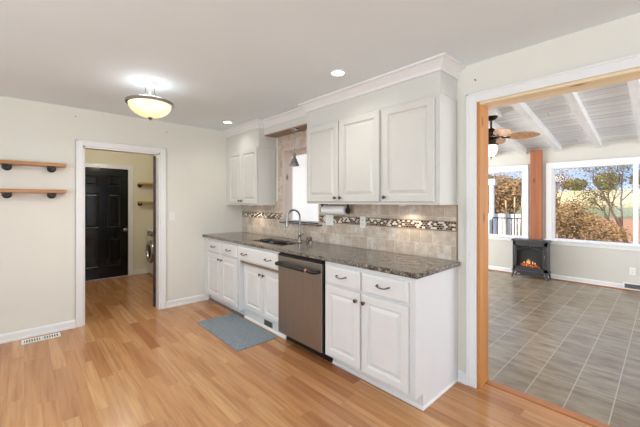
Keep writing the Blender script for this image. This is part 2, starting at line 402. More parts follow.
# casings (profiled boards)
def casing_pts(name, out_axis, plane, sgn, u0, u1, z1, w, mat='trim', bottom=False, z0=0.0, th=.018):
    """door or window casing around an opening on a plane; out_axis 'x' or 'y'"""
    bm = B()
    def bx(a0, a1, c0, c1, t=th):
        if out_axis == 'x': box(bm, plane, plane+sgn*t, a0, a1, c0, c1, bev=.003)
        else: box(bm, a0, a1, plane, plane+sgn*t, c0, c1, bev=.003)
    zb = z0-w if bottom else z0
    bx(u0-w, u0, zb, z1+w); bx(u1, u1+w, zb, z1+w); bx(u0, u1, z1, z1+w)
    # raised outer bead
    bx(u0-w, u0-w+.016, zb, z1+w, th+.006); bx(u1+w-.016, u1+w, zb, z1+w, th+.006); bx(u0-w, u1+w, z1+w-.016, z1+w, th+.006)
    if bottom: bx(u0, u1, z0-w, z0)
    return obj(name, bm, mat, kind='structure')
casing_pts('trim_2', 'y', YW, -1, DX0, DX1, DZ, .066)
struct('trim_3', 'trim', [(DX0, DX0+.018, YW, YW+.12, 0, DZ), (DX1-.018, DX1, YW, YW+.12, 0, DZ), (DX0, DX1, YW, YW+.12, DZ-.018, DZ)])
casing_pts('trim_4', 'x', XW, -1, OY0, OY1, OZ, .072)
struct('trim_5', 'pine', [(XW-.004, XS+.01, OY1-.02, OY1, .0, OZ), (XW-.004, XS+.01, OY0, OY0+.02, .0, OZ)], bev=.002)
struct('trim_6', 'pine_head', [(XW-.004, XS+.01, OY0+.02, OY1-.02, OZ-.02, OZ)], bev=.002)
casing_pts('trim_7', 'y', 6.9, -1, .645, 1.445, 2.0, .08)
casing_pts('trim_8', 'x', XO, -1, A0, A1, GZ1, .085, bottom=True, z0=GZ0)
casing_pts('trim_9', 'x', XO, -1, B0, B1, GZ1, .085, bottom=True, z0=GZ0)
struct('trim_10', 'trim', [(XO-.055, XO, A0-.10, A1+.1, GZ0-.02, GZ0+.004), (XO-.055, XO, B0-.10, B1+.1, GZ0-.02, GZ0+.004)], bev=.003)
# baseboards
bprof = [(0, 0), (.024, 0), (.024, .016), (.014, .022), (.014, .068), (.008, .082), (0, .085)]
def baseboard(name, runs):
    bm = B()
    for a, b, out in runs: sweep(bm, bprof, a, b, out)
    return obj(name, bm, 'trim', kind='structure')
baseboard('baseboard_far', [((XB, YW, 0), (DX0-.066, YW, 0), (0, -1, 0)), ((DX1+.066, YW, 0), (1.955, YW, 0), (0, -1, 0))])
baseboard('baseboard_right', [((XW, OY1+.072, 0), (XW, 1.10, 0), (-1, 0, 0)), ((XW, YB, 0), (XW, OY0-.072, 0), (-1, 0, 0))])
baseboard('baseboard_laundry', [((.1, 6.9, 0), (.565, 6.9, 0), (0, -1, 0)), ((1.525, 6.9, 0), (2.55, 6.9, 0), (0, -1, 0))])
baseboard('baseboard_sunroom', [((XO, -3.15, 0), (XO, 1.52, 0), (-1, 0, 0)), ((XO, 1.74, 0), (XO, 5.65, 0), (-1, 0, 0))])
boxes('trim_11', 'cedar', [(XO-.07, XO, 1.54, 1.72, 0, 2.345)], kind='structure', bev=.004)
boxes('trim_12', 'threshold', [(XO-.044, XO-.0245, -3.15, 1.54, 0, .016), (XO-.044, XO-.0245, 1.72, 5.65, 0, .016)], kind='structure', bev=.003)

# soffits over the wall cabinets, with crown moulding
XF = 2.215; XM = 2.30                    # face of the cabinet soffits; face of the set-back middle one
NY0, NY1, FY0 = 1.11, 2.60, 3.555      # near block, far block start
SZ = 2.10
struct('wall_soffit', 'upper', [(XF, XW, NY0, NY1, 2.185, ZC), (XM, XW, NY1, FY0, 2.262, ZC), (XF, XW, FY0, YW, 2.10, ZC)])
struct('trim_13', 'soffitwood', [(XM+.004, XW, NY1, FY0, 2.25, 2.262)])
cprof = [(0, 0), (.012, 0), (.014, -.008), (.03, -.02), (.05, -.05), (.055, -.062), (.062, -.066), (.062, -.078), (0, -.078)]
cprof = [(0, -.090), (.014, -.090), (.014, -.074), (.008, -.070), (.016, -.058), (.036, -.034), (.042, -.030), (.042, -.024), (.052, -.018), (.066, -.016), (.066, 0), (0, 0)]
bm = B()
z = ZC-.0005
sweep(bm, cprof, (XF, NY0, z), (XF, NY1, z), (-1, 0, 0), ma=1, mb=1)
sweep(bm, cprof, (XW, NY0, z), (XF, NY0, z), (0, -1, 0), mb=1)
sweep(bm, cprof, (XM, NY1, z), (XM, FY0, z), (-1, 0, 0))
sweep(bm, cprof, (XF, FY0, z), (XF, YW, z), (-1, 0, 0), ma=1)
sweep(bm, cprof, (XF, FY0, z), (XM, FY0, z), (0, -1, 0), ma=1)
sweep(bm, cprof, (XM, NY1, z), (XF, NY1, z), (0, 1, 0), mb=1)
obj('trim_14', bm, 'trim', kind='structure')

# backsplash: field tile, mosaic band, pencil borders
SX = XW-.012
bs = [(SX, XW, NY0, WY0, .932, 1.157), (SX, XW, WY1, YW, .932, 1.157), (SX, XW, WY0, WY1, .932, WZ0),
      (SX, XW, NY0, WY0, 1.24, 1.40), (SX, XW, WY1, YW, 1.24, 1.40), (SX, XW, WY1, 3.50, 1.40, 2.25), (SX, XW, WY0-.12, WY0, 1.40, 2.25), (SX, XW, WY0, WY1, WZ1, 2.25)]
struct('wall_backsplash', 'splash', bs)
struct('trim_15', 'mosaic', [(SX, XW, NY0, WY0, 1.167, 1.230), (SX, XW, WY1, YW, 1.167, 1.230)])
boxes('trim_16', 'pencil', [(SX-.004, XW, a, b, z0, z0+.010) for a, b in ((NY0, WY0), (WY1, YW)) for z0 in (1.157, 1.230)] + [(SX-.003, XW, NY0-.006, NY0, .932, 1.37)], kind='structure')
# window over the sink
w = struct('window_1', 'jambwood', [(SX, 2.645, WY1-.018, WY1, WZ0, WZ1), (SX, 2.645, WY0, WY0+.018, WZ0, WZ1), (SX, 2.645, WY0+.018, WY1-.018, WZ1-.018, WZ1)])
boxes('window_sill', 'granite', [(SX-.03, 2.645, WY0-.05, WY1+.03, WZ0-.018, WZ0)], w, bev=.003)
boxes('window_sash', 'trim', [(2.612, 2.64, WY0+.018, WY0+.038, WZ0, WZ1-.018), (2.612, 2.64, WY1-.038, WY1-.018, WZ0, WZ1-.018), (2.612, 2.64, WY0+.038, WY1-.038, WZ0, WZ0+.02)], w)
boxes('window_head', 'jambwood', [(2.60, 2.64, WY0+.038, WY1-.038, WZ1-.075, WZ1-.018)], w)
boxes('window_pane', 'blank', [(2.62, 2.626, WY0+.038, WY1-.038, WZ0+.02, WZ1-.075)], w)

# sunroom windows: frames, mullions, panes
def sun_window(n, y0, y1, mulls):
    w = struct('window_%d' % n, 'trim', [(XO, XO+.12, y0, y0+.03, GZ0, GZ1), (XO, XO+.12, y1-.03, y1, GZ0, GZ1), (XO, XO+.12, y0+.03, y1-.03, GZ1-.03, GZ1), (XO, XO+.12, y0+.03, y1-.03, GZ0, GZ0+.02)])
    for m in mulls: boxes('mullion', 'trim', [(XO+.02, XO+.10, m-.03, m+.03, GZ0+.02, GZ1-.03)], w, bev=.003)
    ed = [y0+.03]+sum([[m-.03, m+.03] for m in mulls], [])+[y1-.03]
    for a, b in zip(ed[::2], ed[1::2]): boxes('window_pane', 'glass', [(XO+.055, XO+.059, a, b, GZ0+.02, GZ1-.03)], w)
sun_window(2, A0, A1, [])
sun_window(3, B0, B1, [.322])

# doors
def panelled(bm, P, W, H, cols, rows, t, fr=.012):
    """slab W x H with raised panels; P(u,v,d)"""
    def bx(u0, u1, v0, v1, d0, d1):
        vs_ = [bm.verts.new(P(u, v, d)) for d in (d0, d1) for u, v in ((u0, v0), (u1, v0), (u1, v1), (u0, v1))]
        for f in ((0, 1, 2, 3), (4, 5, 6, 7), (0, 1, 5, 4), (1, 2, 6, 5), (2, 3, 7, 6), (3, 0, 4, 7)): bm.faces.new([vs_[i] for i in f])
    bx(0, W, 0, H, 0, t-fr)
    us = [0]+[x for c in cols for x in c]+[W]; vs2 = [0]+[x for r in rows for x in r]+[H]
    for a, b in zip(us[::2], us[1::2]): bx(a, b, 0, H, t-fr, t)
    for c in cols:
        for a, b in zip(vs2[::2], vs2[1::2]): bx(c[0], c[1], a, b, t-fr, t)
        for r in rows: relief(bm, P, c[0], c[1], r[0], r[1], [(.001, t-.003), (.014, t-fr+.001), (.024, t-fr+.001), (.045, t-.003)], t-fr)
bm = B()
dx0 = .648; cols = [(.115, .335), (.465, .685)]; rows = [(.21, .727), (.918, 1.534), (1.67, 1.849)]
panelled(bm, lambda u, v, d: (dx0+u, 6.935-d, .006+v), .794, 1.99, cols, rows, .035)
d1 = obj('door_1', bm, 'black_door', kind='structure')
bm = B(); lathe(bm, [(0, 0), (.032, 0), (.032, .006), (.012, .012), (.011, .035), (.022, .042), (.028, .055), (.022, .068), (0, .072)], (1.395, 6.9, .865), (0, -1, 0))
obj('door_knob', bm, 'chrome', d1, True)
# dark door swung open into the laundry, seen edge on
ang = math.atan2(1.084, .301) - R(3.5)
dl = thing('door_2', 'dark brown wooden door standing open in the laundry doorway', 'door', (1.287, 4.588, 0.004)); del dl['label']; del dl['category']; dl['kind'] = 'structure'
bm = B(); panelled(bm, lambda u, v, d: (u, d, v), .76, 1.99, [(.11, .33), (.43, .65)], [(.2, .72), (.9, 1.52), (1.65, 1.84)], .036)
leaf = obj('door_leaf', bm, 'darkwood', None); leaf.parent = dl
for zz in (.22, 1.0, 1.78):
    bm = B(); box(bm, -.003, .0, .006, .03, zz-.045, zz+.045); box(bm, -.008, -.001, .0, .008, zz-.045, zz+.045, .002)
    h = obj('hinge', bm, 'bronze'); h.parent = dl
dl.rotation_euler = (0, 0, ang)

# ================================================================ CABINETS
def knob(parent, x, y, z, mat='pull'):
    bm = B(); lathe(bm, [(0, 0), (.008, 0), (.006, .004), (.005, .014), (.013, .019), (.016, .025), (.012, .031), (0, .033)], (x, y, z), (-1, 0, 0), 14)
    return obj('knob', bm, mat, parent, True)
def pull(parent, x, y, z, L=.10):
    bm = B(); h = L/2
    pts = [(x, y-h, z+.004), (x-.012, y-h, z+.004), (x-.024, y-h+.006, z+.002), (x-.026, y-h+.02, z-.004), (x-.027, y, z-.008), (x-.026, y+h-.02, z-.004), (x-.024, y+h-.006, z+.002), (x-.012, y+h, z+.004), (x, y+h, z+.004)]
    tube(bm, pts, [.007, .005, .0055, .0045, .0045, .0045, .0055, .005, .007], 8)
    return obj('handle', bm, 'pull', parent, True)
def cab_door(parent, x, y0, y1, z0, z1, mat, th=.022, fr=.058, name='door'):
    bm = B()
    relief(bm, lambda u, v, d: (x-d, u, v), y0, y1, z0, z1,
           [(0, th-.005), (.005, th), (fr-.006, th), (fr, th-.005), (fr+.003, th-.013), (fr+.011, th-.013), (fr+.036, th-.001), (fr+.038, th-.001)], .005)
    return obj(name, bm, mat, parent)
def drawer_front(parent, x, y0, y1, z0, z1, mat, th=.020, name='drawer'):
    bm = B()
    relief(bm, lambda u, v, d: (x-d, u, v), y0, y1, z0, z1, [(0, th-.008), (.003, th-.005), (.010, th-.003), (.014, th), (.016, th)], .005)
    return obj(name, bm, mat, parent)
def upper(label, y0, y1, z0, z1, doors, knobs):
    t = thing('wall_cabinet', label, 'cabinet', ((XF+XW)/2, (y0+y1)/2, z0), 'white wall cabinets')
    boxes('body', 'upper', [(XF, SX-.001, y0, y1, z0, z1)], t)
    for (a, b), k in zip(doors, knobs):
        d = cab_door(t, XF, a, b, z0+.022, 2.165, 'upper'); knob(d, XF-.02, k, z0+.06)
    return t
upper('white wall cabinet with one door, nearest the wide opening', NY0+.001, 1.624, 1.37, 2.184, [(1.148, 1.612)], [1.58])
upper('white two door wall cabinet beside the sink window, above the paper towel', 1.626, NY1, 1.37, 2.184, [(1.642, 2.112), (2.122, 2.585)], [2.082, 2.152])
t = upper('narrower white two door wall cabinet in the far corner', 3.556, YW-.001, 1.345, 2.098, [(3.576, 3.97), (3.978, 4.34)], [3.94, 4.006])
# the far pair's doors stop lower than the near ones
for d in [c for c in t.children if c.name.startswith('door')]:
    top = max(v.co.z for v in d.data.vertices)
    for v in d.data.vertices:
        if v.co.z > top-.12: v.co.z -= .07

XC = 1.87                             # face of the base cabinets' frames
ZT = .895                              # underside of worktop
# near base cabinet
t = thing('base_cabinet', 'white base cabinet with two drawers and two doors, right of the dishwasher', 'cabinet', (2.2, 1.53, 0), 'white base cabinets')
bm = B(); box(bm, XC, SX-.001, 1.125, 1.955, .105, ZT); obj('body', bm, 'base', t)
bm = B()   # end panel with a toe notch
pr = [(XC, .105), (XC, ZT), (XW-.001, ZT), (XW-.001, 0), (1.965, 0), (1.965, .105)]
a = [bm.verts.new((x, 1.105, z)) for x, z in pr]; b = [bm.verts.new((x, 1.124, z)) for x, z in pr]
bm.faces.new(a); bm.faces.new(b[::-1])
for i in range(6): bm.faces.new((a[i], b[i], b[(i+1) % 6], a[(i+1) % 6]))
obj('side_panel', bm, 'base', t)
boxes('toe_kick', 'base', [(1.965, 1.98, 1.125, 1.955, 0, .105)], t)
bm = B(); shoe = [(0, 0), (.014, 0), (.012, .012), (.006, .020), (0, .022)]
sweep(bm, shoe, (1.965, 1.112, 0), (1.965, 1.955, 0), (-1, 0, 0), ma=1); sweep(bm, shoe, (XW-.026, 1.112, 0), (1.965, 1.112, 0), (0, -1, 0), mb=1)
obj('shoe_moulding', bm, 'trim', t)
for a, b, kn in ((1.150, 1.545, 1.515), (1.562, 1.935, 1.592)):
    dr = drawer_front(t, XC, a, b, .718, .862, 'base'); pull(dr, XC-.02, (a+b)/2, .795, .10 if a < 1.5 else .095)
    d = cab_door(t, XC, a, b, .128, .700, 'base'); knob(d, XC-.02, kn, .645)
# dishwasher
t = thing('dishwasher', 'brushed stainless dishwasher with a black bar handle', 'dishwasher', (2.15, 2.29, 0))
DY0, DY1 = 1.972, 2.612
boxes('body', 'black', [(XC+.004, 2.40, DY0, DY1, .10, ZT-.004)], t)
boxes('toe_kick', 'black', [(1.955, 1.97, DY0, DY1, 0.0, .10)], t)
bm = B(); box(bm, XC-.022, XC+.003, DY0+.006, DY1-.004, .108, .862, .005); dd = obj('door', bm, 'steel', t)
boxes('top_edge', 'black', [(XC-.020, XC+.003, DY0+.006, DY1-.004, .863, .884)], t, bev=.003)
bm = B()
hp = [(XC-.022, DY1-.03, .795), (XC-.055, DY1-.028, .795), (XC-.075, DY1-.05, .795), (XC-.078, DY1-.12, .795), (XC-.08, (DY0+DY1)/2, .795), (XC-.078, DY0+.12, .795), (XC-.075, DY0+.05, .795), (XC-.055, DY0+.028, .795), (XC-.022, DY0+.03, .795)]
tube(bm, hp, [.015, .015, .018, .017, .017, .017, .018, .015, .015], 12); hd = obj('handle', bm, 'black', dd, True)
bm = B(); lathe(bm, [(.0172, 0), (.0186, .004), (.0186, .018), (.0172, .022)], (XC-.078, DY0+.13, .795), (0, 1, 0), 14); obj('handle_band', bm, 'copper', dd, True, label='copper ring on the handle')
# sink base
t = thing('base_cabinet', 'white sink base cabinet with a wide false drawer front over recessed doors', 'cabinet', (2.2, 3.04, 0), 'white base cabinets')
SY0, SY1 = 2.618, 3.445; XD = 1.945
boxes('body', 'base', [(XD, XD+.02, SY0, SY1, .10, ZT), (XC+.01, XD, SY0, SY1, .70, ZT), (XC+.01, XD+.1, SY1-.012, SY1, .10, .70), (XC+.01, XD, SY0, SY0+.012, .10, .70), (XD+.02, SX-.002, SY0, SY0+.015, .1, ZT), (XD+.02, SX-.002, SY1-.012, SY1, .1, ZT)], t)
boxes('rail', 'soffitwood', [(XC+.02, XD, SY0+.012, SY1-.012, .672, .699)], t, label='rail in the brown of the shadow under the false drawer front')  # brown of this strip paints in the shadow below the false front
dr = drawer_front(t, XC+.01, SY0+.01, SY1-.01, .715, .868, 'base', .028, 'false_drawer_front'); pull(dr, XC-.018, SY0+.17, .79); pull(dr, XC-.018, SY1-.17, .79)
for a, b, kn in ((SY0+.014, 3.005, 2.975), (3.015, SY1-.03, 3.045)):
    d = cab_door(t, XD, a, b, .13, .655, 'base'); knob(d, XD-.02, kn, .585)
tk = boxes('toe_board', 'base', [(1.955, 1.968, SY0, SY1, 0, .118)], t, bev=.002)
bm = B(); sweep(bm, shoe, (1.955, SY0, 0), (1.955, SY1, 0), (-1, 0, 0)); obj('shoe_moulding', bm, 'trim', t)
bm = B(); box(bm, 1.949, 1.955, 2.86, 3.02, .035, .10, .002); gr = obj('vent_grille', bm, 'grey_plastic', tk)
bm = B()
for k in range(4): box(bm, 1.9475, 1.949, 2.87, 3.01, .043+k*.013, .050+k*.013)
obj('vent_slot', bm, 'slot', gr)
# far base cabinet
t = thing('base_cabinet', 'white base cabinet in the far corner with two drawers and two doors', 'cabinet', (2.2, 3.94, 0), 'white base cabinets')
boxes('body', 'base', [(XC+.01, SX-.001, SY1+.002, YW-.001, .105, ZT)], t)
boxes('toe_kick', 'base', [(1.955, 1.97, SY1+.002, YW-.026, 0, .105)], t)
bm = B(); sweep(bm, shoe, (1.955, SY1+.002, 0), (1.955, YW-.026, 0), (-1, 0, 0)); obj('shoe_moulding', bm, 'grey_plastic', t)
for a, b, kn in ((3.468, 3.878, 3.845), (3.892, 4.325, 3.925)):
    dr = drawer_front(t, XC+.01, a, b, .718, .862, 'base'); pull(dr, XC-.01, (a+b)/2, .79)
    d = cab_door(t, XC+.01, a, b, .128, .700, 'base'); knob(d, XC-.01, kn, .645)

# worktop with sink cutout
KX0, KX1, KY0, KY1 = 1.99, 2.31, 2.74, 3.38
bm = B(); xs = [1.845, KX0, KX1, SX-.0015]; ys = [1.075, KY0, KY1, YW-.001]; zt = .931; zb = ZT+.001
V = {}
for i, x in enumerate(xs):
    for j, y in enumerate(ys):
        for k, zz in enumerate((zb, zt)): V[i, j, k] = bm.verts.new((x, y, zz))
for i in range(3):
    for j in range(3):
        if (i, j) == (1, 1): continue
        for k in (0, 1): bm.faces.new([V[i, j, k], V[i+1, j, k], V[i+1, j+1, k], V[i, j+1, k]])
def wallq(a, b): bm.faces.new([V[(*a, 0)], V[(*b, 0)], V[(*b, 1)], V[(*a, 1)]])
for i in range(3): wallq((i, 0), (i+1, 0)); wallq((i, 3), (i+1, 3)); wallq((0, i), (0, i+1)); wallq((3, i), (3, i+1))
wallq((1, 1), (2, 1)); wallq((1, 2), (2, 2)); wallq((1, 1), (1, 2)); wallq((2, 1), (2, 2))
wt = obj('worktop', bm, 'granite'); tag(wt, 'long speckled granite worktop over the base cabinets', 'worktop')
base_origin(wt, (2.17, 2.75, ZT+.001))
bv = wt.modifiers.new('edge', 'BEVEL'); bv.width = .009; bv.segments = 3; bv.limit_method = 'ANGLE'
# small return of the worktop past the backsplash end
# sink: double bowl
t = thing('sink', 'dark stainless double bowl sink set into the granite worktop', 'sink', ((KX0+KX1)/2, (KY0+KY1)/2, .70))
for k, (a, b) in enumerate(((KY0-.004, 3.045), (3.065, KY1+.004))):
    bm = B(); x0, x1 = KX0-.004, KX1+.004; zt2, zb2 = ZT-.001, .72
    def rr(i, z, rad=.05, n=5):
        pts = []
        for cx, cy, s0 in ((x1-i-rad, b-i-rad, 0), (x0+i+rad, b-i-rad, 90), (x0+i+rad, a+i+rad, 180), (x1-i-rad, a+i+rad, 270)):
            for q in range(n+1):
                an = R(s0+90*q/n); pts.append(bm.verts.new((cx+rad*math.cos(an), cy+rad*math.sin(an), z)))
        return pts
    rs = [rr(-.012, zt2, .055), rr(0, zt2), rr(.006, zb2+.02), rr(.03, zb2, .04), rr(.1, zb2-.003, .02)]
    for A, Bq in zip(rs, rs[1:]):
        n = len(A)
        for q in range(n): bm.faces.new((A[q], A[(q+1) % n], Bq[(q+1) % n], Bq[q]))
    bm.faces.new(rs[-1])
    bw = obj('bowl', bm, 'chrome', t, True)
    bm = B(); lathe(bm, [(0, .004), (.02, .004), (.038, .002), (.04, 0)], ((x0+x1)/2, (a+b)/2, zb2-.003)); obj('drain', bm, 'pull', bw, True)
# faucet
fx, fy, fz = 2.375, 2.915, zt
t = thing('faucet', 'gooseneck kitchen faucet standing behind the sink', 'faucet', (fx, fy, fz))
bm = B(); lathe(bm, [(0, 0), (.032, 0), (.032, .006), (.020, .015), (.017, .07), (.021, .085), (.017, .10), (.014, .11), (0, .11)], (fx, fy, fz), seg=18); obj('body', bm, 'chrome', t, True)
bm = B(); pts = [(fx, fy, fz+.10), (fx, fy, fz+.28)]
for k in range(1, 13):
    an = math.pi*k/12; rr_ = .085; pts.append((fx-rr_*(1-math.cos(an)), fy+.02*(1-math.cos(an))/2, fz+.28+rr_*math.sin(an)))
pts.append((fx-.172, fy+.02, fz+.23))
tube(bm, pts, .0115, 12); obj('spout', bm, 'chrome', t, True)
bm = B(); lathe(bm, [(0, 0), (.016, 0), (.019, .05), (.014, .07), (0, .07)], (fx-.173, fy+.02, fz+.165), seg=14); obj('spray_head', bm, 'chrome', t, True)
bm = B(); tube(bm, [(fx+.0, fy-.015, fz+.06), (fx, fy-.045, fz+.075), (fx-.02, fy-.09, fz+.10)], [.010, .007, .006], 8); obj('lever', bm, 'chrome', t, True)
t = thing('soap_dispenser', 'short metal soap dispenser on the worktop right of the faucet', 'soap dispenser', (2.385, 2.73, zt))
bm = B(); lathe(bm, [(0, 0), (.022, 0), (.022, .005), (.013, .012), (.012, .045), (.016, .05), (.016, .062), (0, .064)], (2.385, 2.73, zt), seg=16); obj('body', bm, 'chrome', t, True)
bm = B(); tube(bm, [(2.385, 2.73, zt+.055), (2.36, 2.73, zt+.066), (2.325, 2.73, zt+.058)], .006, 8); obj('nozzle', bm, 'chrome', t, True)
bm = B(); lathe(bm, [(0, 0), (.020, 0), (.020, .006), (.014, .02), (.014, .04), (0, .044)], (2.395, 2.80, zt), seg=16)
o = obj('hole_cover', bm, 'pull', None, True); tag(o, 'low round dark metal cap between the faucet and the soap dispenser', 'sink cap'); base_origin(o, (2.395, 2.80, zt))

# paper towel
t = thing('paper_towel_holder', 'black under cabinet paper towel holder beside the window', 'paper towel holder', (2.36, 2.32, 1.37))
for y0, nm in ((2.145, 'end_arm'), (2.515, 'end_arm')):
    bm = B(); lathe(bm, [(0, -.005), (.030, -.005), (.034, 0), (.030, .005), (0, .005)], (2.36, y0, 1.305), (0, 1, 0), 20); box(bm, 2.348, 2.372, y0-.004, y0+.004, 1.305, 1.369); obj(nm, bm, 'black', t, True)
bm = B(); tube(bm, [(2.36, 2.15, 1.305), (2.36, 2.51, 1.305)], .006, 8); obj('rod', bm, 'black', t, True)
boxes('mounting_plate', 'black', [(2.335, 2.385, 2.45, 2.522, 1.360, 1.3695)], t)
bm = B(); lathe(bm, [(.012, 0), (.045, 0), (.046, .004), (.046, .326), (.045, .33), (.012, .33), (.012, 0)], (2.36, 2.165, 1.305), (0, 1, 0), 28)
o = obj('paper_towel_roll', bm, 'paper', None, True); tag(o, 'white paper towel roll hanging under the wall cabinet', 'paper towel'); base_origin(o, (2.36, 2.33, 1.26))

# wall plates
def plate(name, label, cat, cx, cy, cz, w, h, axis, sgn, kind, parts=2):
    """axis 'x': on a wall facing -x, width along y; 'y': facing -y"""
    t = thing(name, label, cat, (cx, cy, cz-h/2), 'wall plates')
    def P(u0, u1, v0, v1, d0, d1):
        return (cx-d1, cx-d0, cy+u0, cy+u1, cz+v0, cz+v1) if axis == 'x' else (cx+u0, cx+u1, cy-d1, cy-d0, cz+v0, cz+v1)
    bm = B(); box(bm, *P(-w/2, w/2, -h/2, h/2, 0, .006), bev=.002); pl = obj('cover_plate', bm, 'white_plastic', t)
    n = max(1, round(w/.07)) if kind != 'outlet' else 1
    for k in range(n):
        u = (k-(n-1)/2)*.046
        if kind == 'outlet':
            for v in (-.02, .02):
                bm = B(); box(bm, *P(u-.015, u+.015, v-.013, v+.013, .006, .0075), bev=.001); so = obj('socket', bm, 'white_plastic', t)
                bm = B(); box(bm, *P(u-.008, u-.005, v-.002, v+.008, .0075, .0079)); box(bm, *P(u+.005, u+.008, v-.002, v+.008, .0075, .0079)); box(bm, *P(u-.0025, u+.0025, v-.009, v-.005, .0075, .0079)); obj('slot', bm, 'slot', so)
        else:
            bm = B(); box(bm, *P(u-.006, u+.006, -.012, .012, .006, .013), bev=.002); obj('toggle', bm, 'white_plastic', t)
    return t
plate('wall_switch', 'wide white switch plate on the mosaic band beside the sink window', 'wall switch', SX-.004, 2.515, 1.19, .12, .115, 'x', 1, 'switch')
plate('wall_outlet', 'narrow white outlet on the mosaic band under the wall cabinets', 'outlet', SX-.004, 2.045, 1.19, .07, .115, 'x', 1, 'outlet')
plate('wall_switch', 'white light switch on the cream wall right of the doorway', 'wall switch', 1.44, YW, 1.20, .07, .115, 'y', 1, 'switch')
plate('wall_outlet', 'white outlet low on the sunroom wall above the floor vent', 'outlet', XO, .355, .30, .07, .115, 'x', 1, 'outlet')

# pendant over the sink
px, py = 2.33, 2.96
t = thing('pendant_light', 'small brushed metal pendant lamp hanging over the sink', 'pendant lamp', (px, py, 2.25))
bm = B(); lathe(bm, [(0, 0), (.05, 0), (.05, -.012), (.02, -.025), (0, -.025)], (px, py, 2.2495), seg=20); obj('canopy', bm, 'chrome', t, True)
bm = B(); tube(bm, [(px, py, 2.23), (px, py, 1.96)], .004, 8); obj('rod', bm, 'chrome', t, True)
bm = B(); lathe(bm, [(.010, .15), (.016, .145), (.018, .09), (.030, .075), (.040, .045), (.060, .01), (.062, -.004), (.058, -.004), (.052, .01), (.03, .06), (.010, .07)], (px, py, 1.815), seg=24); obj('shade', bm, 'chrome', t, True)
bm = B(); lathe(bm, [(0, -.03), (.018, -.022), (.024, 0), (.016, .03), (.01, .06), (0, .06)], (px, py, 1.835), seg=14); obj('bulb', bm, 'pull', t, True)

# under-cabinet puck lights
for yy, en in ((1.50, 3.6), (2.40, 1.5), (3.95, 3.4)):
    zz = 1.37 if yy < 3 else 1.345
    if yy == 2.40: continue
    t = thing('under_cabinet_light', ('small round puck light under the nearer wall cabinet' if yy < 3 else 'small round puck light under the far corner wall cabinet'), 'cabinet light', (2.34, yy, zz), 'under cabinet lights')
    bm = B(); lathe(bm, [(.0, 0), (.034, 0), (.034, -.010), (.028, -.012), (.027, -.008)], (2.34, yy, zz-.0003), seg=20); obj('housing', bm, 'white_plastic', t, True)
    bm = B(); lathe(bm, [(0, -.009), (.026, -.009), (.026, -.007), (0, -.007)], (2.34, yy, zz-.0003), seg=20); obj('lens', bm, 'led', t, True)
    l = light('puck_lamp', 'SPOT', (2.34, yy, zz-.02), en, (1, .88, .72), (0, R(-12), 0), .02, spot_size=R(120), spot_blend=.8); 

# ================================================================ LIGHT FITTINGS
def downlight(label, x, y, en=22):
    t = thing('recessed_ceiling_light', label, 'ceiling light', (x, y, ZC), 'recessed ceiling lights')
    bm = B(); lathe(bm, [(.048, -.001), (.052, -.006), (.066, -.005), (.068, 0), (.048, 0)], (x, y, ZC), seg=28); obj('trim_ring', bm, 'white_plastic', t, True)
    bm = B(); lathe(bm, [(0, -.0035), (.048, -.0035), (.048, -.0005), (0, -.0005)], (x, y, ZC), seg=28); obj('lens', bm, 'led', t, True)
    light('downlight_lamp', 'SPOT', (x, y, ZC-.03), en, (1, .95, .86), (0, 0, 0), .05, spot_size=R(150), spot_blend=.9)
downlight('recessed ceiling light in front of the near wall cabinets', 1.863, 1.80, 6)
downlight('recessed ceiling light in the corner before the far wall cabinets', 1.96, 3.90, 5)
lx, ly = .815, 3.08
t = thing('ceiling_lamp', 'semi flush ceiling lamp with a glowing alabaster glass bowl', 'ceiling lamp', (lx, ly, ZC))
bm = B(); lathe(bm, [(0, 0), (.065, 0), (.065, -.006), (.055, -.02), (.02, -.026), (0, -.026)], (lx, ly, ZC-.0004), seg=28); obj('canopy', bm, 'white_plastic', t, True)
bm = B(); tube(bm, [(lx, ly, ZC-.02), (lx, ly, 2.17)], .009, 10); obj('stem', bm, 'white_plastic', t, True)
for k in range(3):
    a = R(120*k+20); bm = B(); tube(bm, [(lx+.04*math.cos(a), ly+.04*math.sin(a), ZC-.02), (lx+.045*math.cos(a), ly+.045*math.sin(a), 2.28)], .0035, 6); obj('support_rod', bm, 'chrome', t, True)
bm = B(); lathe(bm, [(.0, 2.275), (.155, 2.275), (.176, 2.277), (.192, 2.267), (.194, 2.250), (.182, 2.244), (.170, 2.246), (.165, 2.26), (0, 2.26)], (lx, ly, 0), seg=48); obj('metal_rim', bm, 'chrome', t, True)
bm = B(); pr = [(.170*math.cos(R(a)), 2.248-.115*math.sin(R(a))) for a in range(0, 90, 9)]+[(0, 2.133)]
lathe(bm, pr, (lx, ly, 0), seg=48); obj('glass_bowl', bm, 'lamp_glass', t, True)
bm = B(); lathe(bm, [(0, 2.108), (.008, 2.111), (.012, 2.121), (.022, 2.130), (.020, 2.138), (0, 2.138)], (lx, ly, 0), seg=18); obj('finial', bm, 'chrome', t, True)
light('bowl_lamp_up', 'POINT', (lx, ly, 2.30), 4.8, (1, .99, .97), size=.14)
light('bowl_lamp_down', 'AREA', (lx, ly, 2.09), 12, (1, .95, .88), size=.35)
